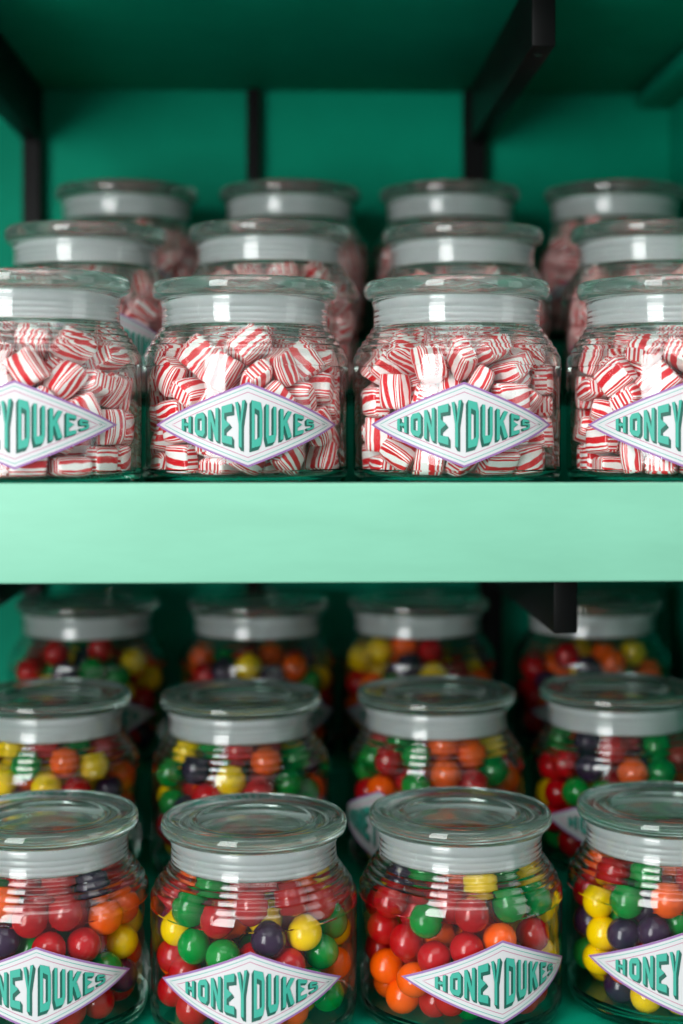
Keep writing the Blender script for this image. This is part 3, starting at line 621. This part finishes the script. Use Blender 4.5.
def ball_mesh(seed, k, nseg=20, nring=12):
    rnd = random.Random(seed)
    ax = [rnd.uniform(.97, 1.04), rnd.uniform(.96, 1.03), rnd.uniform(.93, 1.06)]
    ph = [rnd.uniform(0, 6.28) for _ in range(4)]; am = rnd.uniform(.012, .035)
    vs = [(0, 0, 1)]
    for a in range(1, nring):
        th = PI * a / nring
        for b in range(nseg):
            f = 2 * PI * b / nseg
            vs.append((math.sin(th) * math.cos(f), math.sin(th) * math.sin(f), math.cos(th)))
    vs.append((0, 0, -1))
    o = []
    for x, y, z in vs:
        d = 1 + am * (math.sin(2.2 * x + ph[0]) * math.cos(2.0 * y + ph[1]) + .6 * math.sin(2.6 * z + ph[2]))
        o.append((x * ax[0] * d * .0091, y * ax[1] * d * .0091, z * ax[2] * d * .0091))
    fs = [(0, 1 + b, 1 + (b + 1) % nseg) for b in range(nseg)]
    for a in range(nring - 2):
        for b in range(nseg):
            c = (b + 1) % nseg
            fs.append((1 + a * nseg + b, 1 + (a + 1) * nseg + b, 1 + (a + 1) * nseg + c, 1 + a * nseg + c))
    L = 1 + (nring - 2) * nseg
    fs += [(len(vs) - 1, L + (b + 1) % nseg, L + b) for b in range(nseg)]
    return o, fs


BALL_V = [ball_mesh(s, 0) for s in (1, 2, 3, 4)]
ME_BALL = {(c, v): mesh('candy_ball', BALL_V[v][0], BALL_V[v][1], M_BALL[c]) for c in CN for v in range(4)}


def mint_mesh(seed):
    """a cut rock-candy pillow: x along the stripes, pinched where it was cut"""
    rnd = random.Random(seed)
    hx, hy, hz = .0090 * rnd.uniform(.94, 1.05), .0079 * rnd.uniform(.95, 1.04), .0058 * rnd.uniform(.94, 1.08)
    n, stations = 32, [-1, -.96, -.82, -.5, 0, .5, .82, .96, 1]
    sk = rnd.uniform(-.12, .12); bow = rnd.uniform(-.0006, .0006); NS = 9
    tw = rnd.uniform(-.25, .25)
    vs, fs, uvs = [], [], []
    for xi in stations:
        a = abs(xi)
        kz = 1 - .26 * a ** 3 - (.16 if a > .99 else 0)
        ky = 1 - .05 * a ** 3 - (.09 if a > .99 else 0)
        for i in range(n):
            t = 2 * PI * i / n
            c, s = math.cos(t), math.sin(t)
            e = 2 / 4.6
            y = math.copysign(abs(c) ** e, c) * hy * ky; z = math.copysign(abs(s) ** e, s) * hz * kz
            vs.append((xi * hx + sk * y * 1.0, y, z + bow * (1 - a * a)))
    for k in range(len(stations) - 1):
        for i in range(n):
            j = (i + 1) % n
            fs.append((k * n + i, k * n + j, (k + 1) * n + j, (k + 1) * n + i))
            u0, u1 = i / n * NS, (i + 1) / n * NS
            w0, w1 = stations[k] * tw, stations[k + 1] * tw
            uvs.append([(u0 + w0, stations[k]), (u1 + w0, stations[k]), (u1 + w1, stations[k + 1]), (u0 + w1, stations[k + 1])])
    for k, sg in ((0, -1), (len(stations) - 1, 1)):
        b = len(vs); vs.append((sg * hx * 1.01, 0, 0))

        def cu(y):
            return (y / hy * .5 + .5) * NS * .36 + .1
        for i in range(n):
            j = (i + 1) % n
            yi, yj = vs[k * n + i][1], vs[k * n + j][1]
            f = (b, k * n + j, k * n + i) if sg < 0 else (b, k * n + i, k * n + j)
            fs.append(f); uvs.append([(cu(vs[q][1]), 3 * sg) for q in f])
    return vs, fs, uvs


def with_uv(me, uvs):
    uv = me.uv_layers.new(name='UVMap')
    flat = [c for f in uvs for p in f for c in p]
    uv.data.foreach_set('uv', flat)
    return me


MINT_V = [mint_mesh(s) for s in (5, 6, 7, 8, 9, 10)]
ME_MINT = [with_uv(mesh('striped_candy', v[0], v[1], M_MINTC), v[2]) for v in MINT_V]


# ---------------------------------------------------------------- candy balls seen in the photograph: (screen x, screen y, colour)
r, o_, y_, g, p_ = 'red', 'orange', 'yellow', 'green', 'purple'
SEEN = {
    ('front', 0): [(28, 926, r), (64, 912, r), (106, 920, o_), (80, 943, r), (121, 946, y_), (138, 926, y_), (130, 900, r), (89, 884, p_), (57, 884, r), (20, 886, r), (8, 907, o_), (4, 936, p_), (53, 943, r), (131, 977, r), (108, 985, g), (90, 1009, r), (134, 998, r), (114, 1003, p_), (18, 1020, g), (4, 1008, o_), (142, 957, r), (50, 1020, p_), (68, 1022, r), (114, 877, r)],
    ('front', 1): [(184, 878, o_), (210, 886, g), (188, 911, g), (222, 927, r), (193, 946, g), (223, 951, g), (163, 907, r), (169, 927, p_), (161, 948, r), (172, 960, o_), (170, 986, r), (182, 1012, y_), (194, 1013, r), (206, 1005, o_), (224, 1020, r), (262, 889, r), (255, 913, r), (303, 881, o_), (331, 884, y_), (296, 907, r), (302, 934, y_), (335, 929, y_), (266, 936, p_), (321, 953, g), (343, 961, o_), (329, 997, r), (310, 998, g), (298, 1017, o_), (272, 1022, o_), (290, 956, r), (352, 919, r)],
    ('front', 2): [(391, 899, r), (384, 928, r), (428, 926, g), (408, 952, r), (380, 960, r), (447, 947, r), (384, 991, o_), (409, 999, o_), (447, 1006, r), (430, 1020, r), (404, 876, p_), (422, 869, g), (412, 975, o_), (474, 887, y_), (529, 876, y_), (499, 872, g), (469, 868, o_), (508, 909, g), (538, 904, g), (473, 922, r), (458, 942, r), (557, 906, y_), (533, 934, r), (496, 935, o_), (548, 979, r), (530, 1006, o_), (491, 1005, y_), (475, 1018, g), (511, 1017, r), (557, 970, y_)],
    ('front', 3): [(580, 866, o_), (581, 890, r), (610, 878, r), (599, 911, y_), (630, 905, g), (648, 877, g), (671, 902, o_), (587, 938, r), (618, 934, p_), (650, 928, p_), (582, 974, y_), (600, 963, y_), (614, 987, p_), (652, 1001, y_), (677, 1006, y_), (580, 953, g), (673, 866, o_), (683, 884, r), (690, 960, p_), (700, 985, r), (704, 910, r)],
    ('middle', 0): [(13, 751, y_), (5, 779, y_), (31, 767, g), (49, 779, y_), (64, 762, o_), (92, 769, y_), (98, 749, r), (124, 776, o_), (75, 788, r), (109, 790, p_), (73, 749, g), (45, 752, r), (130, 805, r), (135, 840, g)],
    ('middle', 1): [(192, 758, y_), (209, 755, g), (172, 780, g), (197, 772, p_), (229, 778, y_), (262, 765, o_), (204, 790, r), (296, 761, g), (290, 785, g), (260, 790, r), (316, 789, o_), (230, 758, r), (318, 765, p_), (173, 803, g), (176, 830, r), (312, 815, p_)],
    ('middle', 2): [(378, 742, r), (386, 762, r), (362, 768, g), (379, 789, o_), (415, 762, g), (415, 783, g), (443, 748, o_), (470, 755, o_), (447, 775, o_), (493, 771, g), (472, 784, r), (491, 749, y_), (514, 778, o_), (362, 805, r), (371, 844, y_), (512, 812, r)],
    ('middle', 3): [(559, 744, g), (588, 748, p_), (540, 767, g), (563, 767, r), (550, 792, y_), (573, 792, g), (567, 821, r), (633, 768, o_), (619, 757, r), (657, 748, g), (590, 770, p_), (560, 846, g), (655, 772, g), (677, 757, r), (600, 790, g)],
    ('rear', 0): [(58, 658, r), (88, 669, g), (98, 656, r), (132, 664, y_), (151, 678, y_), (117, 678, g), (30, 673, r), (143, 702, r), (72, 672, p_)],
    ('rear', 1): [(201, 658, o_), (206, 677, r), (250, 671, y_), (291, 671, o_), (309, 681, g), (228, 672, p_), (270, 676, p_), (321, 700, r)],
    ('rear', 2): [(383, 650, y_), (362, 658, y_), (402, 650, o_), (408, 664, p_), (429, 655, r), (432, 672, y_), (359, 685, r), (470, 690, r)],
    ('rear', 3): [(568, 657, r), (610, 664, o_), (634, 655, y_), (535, 668, r), (530, 691, r), (590, 668, p_), (648, 672, o_)],
}


def rlim(z):
    """largest distance from the jar's axis for a ball centre at height z"""
    return float(np.interp(z, [.0, .0148, .0180, .062, .068, .075, .083], [.036, .0385, .0432, .0432, .0413, .0360, .0270]))


def fill_balls(jar, seed):
    """balls settle around those whose place in the photograph is known"""
    rng = np.random.default_rng(seed)
    key = (jar['row'], jar['i'])
    P, COL, anch = [], [], []
    for px, py, c in SEEN[key]:
        base = jar['pos']
        d = (F_ + R_ * ((px - CX) / F) + U_ * ((HY - py) / F))
        best = None
        R = .0432
        for it in range(6):
            dx, dy = CAM.x - base.x, CAM.y - base.y
            a = d.x * d.x + d.y * d.y; b = 2 * (dx * d.x + dy * d.y); c0 = dx * dx + dy * dy - R * R
            disc = b * b - 4 * a * c0
            t = (-b - math.sqrt(max(disc, 0))) / (2 * a)
            q = CAM + d * t
            R = rlim(q.z - base.z)
        P.append([q.x - base.x, q.y - base.y, q.z - base.z]); COL.append(CN.index(c)); anch.append(True)
    n_tot, z_top = (112, .076) if jar['row'] != 'rear' else (98, .064)
    while len(P) < n_tot:
        z = rng.uniform(.0150, z_top); rr = rlim(z) * math.sqrt(rng.uniform()); a = rng.uniform(0, 6.28)
        q = (rr * math.cos(a), rr * math.sin(a), z)
        # the known front stays uncovered
        P.append(list(q)); COL.append(int(rng.choice(5, p=[.42, .18, .15, .15, .10]))); anch.append(False)
    P = np.array(P); A = np.array(anch); P0 = P.copy()
    D = .0180
    # unanchored balls start away from the viewer's side where photo balls are listed
    toward = np.array([CAM.x - jar['pos'].x, CAM.y - jar['pos'].y]); toward /= np.linalg.norm(toward)
    f = P[:, 0] * toward[0] + P[:, 1] * toward[1]
    lowest = P0[A][:, 2].min() - .006
    push = (~A) & (f > .012) & (P[:, 2] > lowest)
    P[push, 0] -= toward[0] * (f[push] - .012); P[push, 1] -= toward[1] * (f[push] - .012)
    for it in range(420):
        diff = P[:, None, :] - P[None, :, :]
        dist = np.sqrt((diff ** 2).sum(-1)) + np.eye(len(P))
        ov = np.clip(D - dist, 0, None); np.fill_diagonal(ov, 0)
        wgt = np.where(A, .10, 1.0)
        share = wgt[:, None] / (wgt[:, None] + wgt[None, :])
        P = P + ((diff / dist[..., None]) * (ov * share)[..., None]).sum(1) * .55
        if it < 370:
            P[A] += (P0[A] - P[A]) * .35
            P[~A, 2] -= .00012
        P[:, 2] = np.clip(P[:, 2], .0150, .0825)
        rr = np.hypot(P[:, 0], P[:, 1]); lim = np.interp(P[:, 2], [.0, .0148, .0180, .062, .068, .075, .083], [.036, .0385, .0432, .0432, .0413, .0360, .0270])
        s = np.minimum(1, lim / np.maximum(rr, 1e-6)); P[:, 0] *= s; P[:, 1] *= s
    return P, COL


# every candy: dict(kind, jar, matrix, variant, colour)
items = []
rs = random.Random(77)
for ji, jar in enumerate(jars):
    if jar['shelf'] == 'bottom':
        P, COL = fill_balls(jar, 100 + ji)
        for q, c in zip(P, COL):
            rot = Quaternion((rs.uniform(-1, 1), rs.uniform(-1, 1), rs.uniform(-1, 1), rs.uniform(-1, 1) + .01)).normalized()
            M = Matrix.Translation(jar['pos'] + Vector(q)) @ rot.to_matrix().to_4x4()
            items.append(dict(kind='ball', jar=ji, M=M, v=rs.randrange(4), c=CN[c]))
    else:
        lay = MINTS[(ji * 2 + 1) % 3]
        spin = Matrix.Rotation(math.radians(47 * ji + 20), 4, 'Z')
        for q in lay:
            x, y, z = [a * 1e-4 for a in q[:3]]
            rad = math.hypot(x, y)
            if z > .086: continue
            rot = Quaternion([a / 99 for a in q[3:]]).normalized()
            M = Matrix.Translation(jar['pos']) @ spin @ Matrix.Translation((x, y, z)) @ rot.to_matrix().to_4x4()
            items.append(dict(kind='mint', jar=ji, M=M, v=rs.randrange(6), c=None))

# ---------------------------------------------------------------- which candies can be seen, and how large: first hits of view rays
bv, bf, owner = [], [], []


def add_tris(V, Fc, M, own):
    b = len(bv)
    bv.extend(M @ Vector(v) for v in V)
    for f in Fc:
        bf.append(tuple(b + i for i in f)); owner.append(own)


ico = bmesh.new(); bmesh.ops.create_icosphere(ico, subdivisions=1, radius=.0096)
icoV = [tuple(v.co) for v in ico.verts]; icoF = [tuple(v.index for v in f.verts) for f in ico.faces]; ico.free()
bx = bmesh.new(); bmesh.ops.create_cube(bx, size=1.0)
boxF = [tuple(v.index for v in f.verts) for f in bx.faces]
boxV = [(v.co.x * .0165, v.co.y * .0145, v.co.z * .0095) for v in bx.verts]; bx.free()
for k, it in enumerate(items):
    if it['kind'] == 'ball': add_tris(icoV, icoF, it['M'], k)
    else: add_tris(boxV, boxF, it['M'], k)
labV = [tuple(v.co) for v in me_label.vertices]; labF = [tuple(p.vertices) for p in me_label.polygons]
ringV, ringF = lathe([(.0444, .0855), (.0444, .1005)], 24, False)
for jar in jars:
    M = Matrix.Translation(jar['pos']) @ Matrix.Rotation(jar['rz'], 4, 'Z')
    add_tris(labV, labF, M, -1); add_tris(ringV, ringF, M, -1)
add_tris([(XL, YF, ZS - TH), (XR, YF, ZS - TH), (XR, YF, ZS), (XL, YF, ZS)], [(0, 1, 2, 3)], Matrix.Identity(4), -1)
tree = BVHTree.FromPolygons(bv, bf, epsilon=0)
hits = {}
for py in range(1, 1024, 2):
    for px in range(1, 683, 2):
        d = (F_ + R_ * ((px - CX) / F) + U_ * ((HY - py) / F)).normalized()
        loc, nrm, idx, dist = tree.ray_cast(CAM, d)
        if idx is None: continue
        o = owner[idx]
        if o < 0: continue
        h = hits.setdefault(o, [0, 0, 0]); h[0] += 1; h[1] += px; h[2] += py
single = set()
for kind in ('ball', 'mint'):
    c = sorted((k for k in hits if items[k]['kind'] == kind), key=lambda k: -hits[k][0])
    print('VISIBLE', kind, len(c), 'of', sum(1 for i in items if i['kind'] == kind))
    single |= set(c[:300])

# rows and ranks inside each jar, for the labels
for ji, jar in enumerate(jars):
    mine = [k for k in single if items[k]['jar'] == ji]
    if not mine: continue
    step = 30 * .78 / jar['Z'] * (1.0 if jar['shelf'] == 'bottom' else .9)
    ys = {k: hits[k][2] / hits[k][0] for k in mine}; xs = {k: hits[k][1] / hits[k][0] for k in mine}
    y0 = min(ys.values())
    rows = {}
    for k in mine: rows.setdefault(int((ys[k] - y0) / step), []).append(k)
    for ri, rk in enumerate(sorted(rows)):
        for ci, k in enumerate(sorted(rows[rk], key=lambda q: xs[q])):
            what = (items[k]['c'] + ' round candy') if items[k]['kind'] == 'ball' else 'striped candy'
            items[k]['label'] = '%s, %s from left in %s layer down, %s %s jar, %s shelf' % (
                what, ORD[ci], ORD[ri], NTH[jar['i']], jar['row'], 'upper' if jar['shelf'] == 'top' else 'lower')

for k in sorted(single):
    it = items[k]; jar = jars[it['jar']]
    if it['kind'] == 'ball':
        o = put('candy_ball', ME_BALL[(it['c'], it['v'])]); cat, grp = 'candy', 'round candies in the jars on the lower shelf'
    else:
        o = put('striped_candy', ME_MINT[it['v']]); cat, grp = 'candy', 'striped candies in the jars on the upper shelf'
    o.matrix_world = it['M']
    tag(o, it['label'], cat, grp)

# the rest of each kind, behind and between those
for kind in ('ball', 'mint'):
    V, Fc, MI, UV = [], [], [], []
    for k, it in enumerate(items):
        if it['kind'] != kind or k in single: continue
        b = len(V)
        src = BALL_V[it['v']] if kind == 'ball' else MINT_V[it['v']]
        V.extend(tuple(it['M'] @ Vector(v)) for v in src[0])
        Fc.extend(tuple(b + i for i in f) for f in src[1])
        if kind == 'ball': MI.extend([CN.index(it['c'])] * len(src[1]))
        else: UV.extend(src[2])
    if kind == 'ball':
        me = mesh('candy_ball_fill', V, Fc, [M_BALL[c] for c in CN], MI)
        tag(put('candy_ball_fill', me), 'mass of mixed coloured round candies deeper inside the jars on the lower shelf', 'candy', None, 'stuff')
    else:
        me = with_uv(mesh('striped_candy_fill', V, Fc, M_MINTC), UV)
        tag(put('striped_candy_fill', me), 'mass of striped candies deeper inside the jars on the upper shelf', 'candy', None, 'stuff')
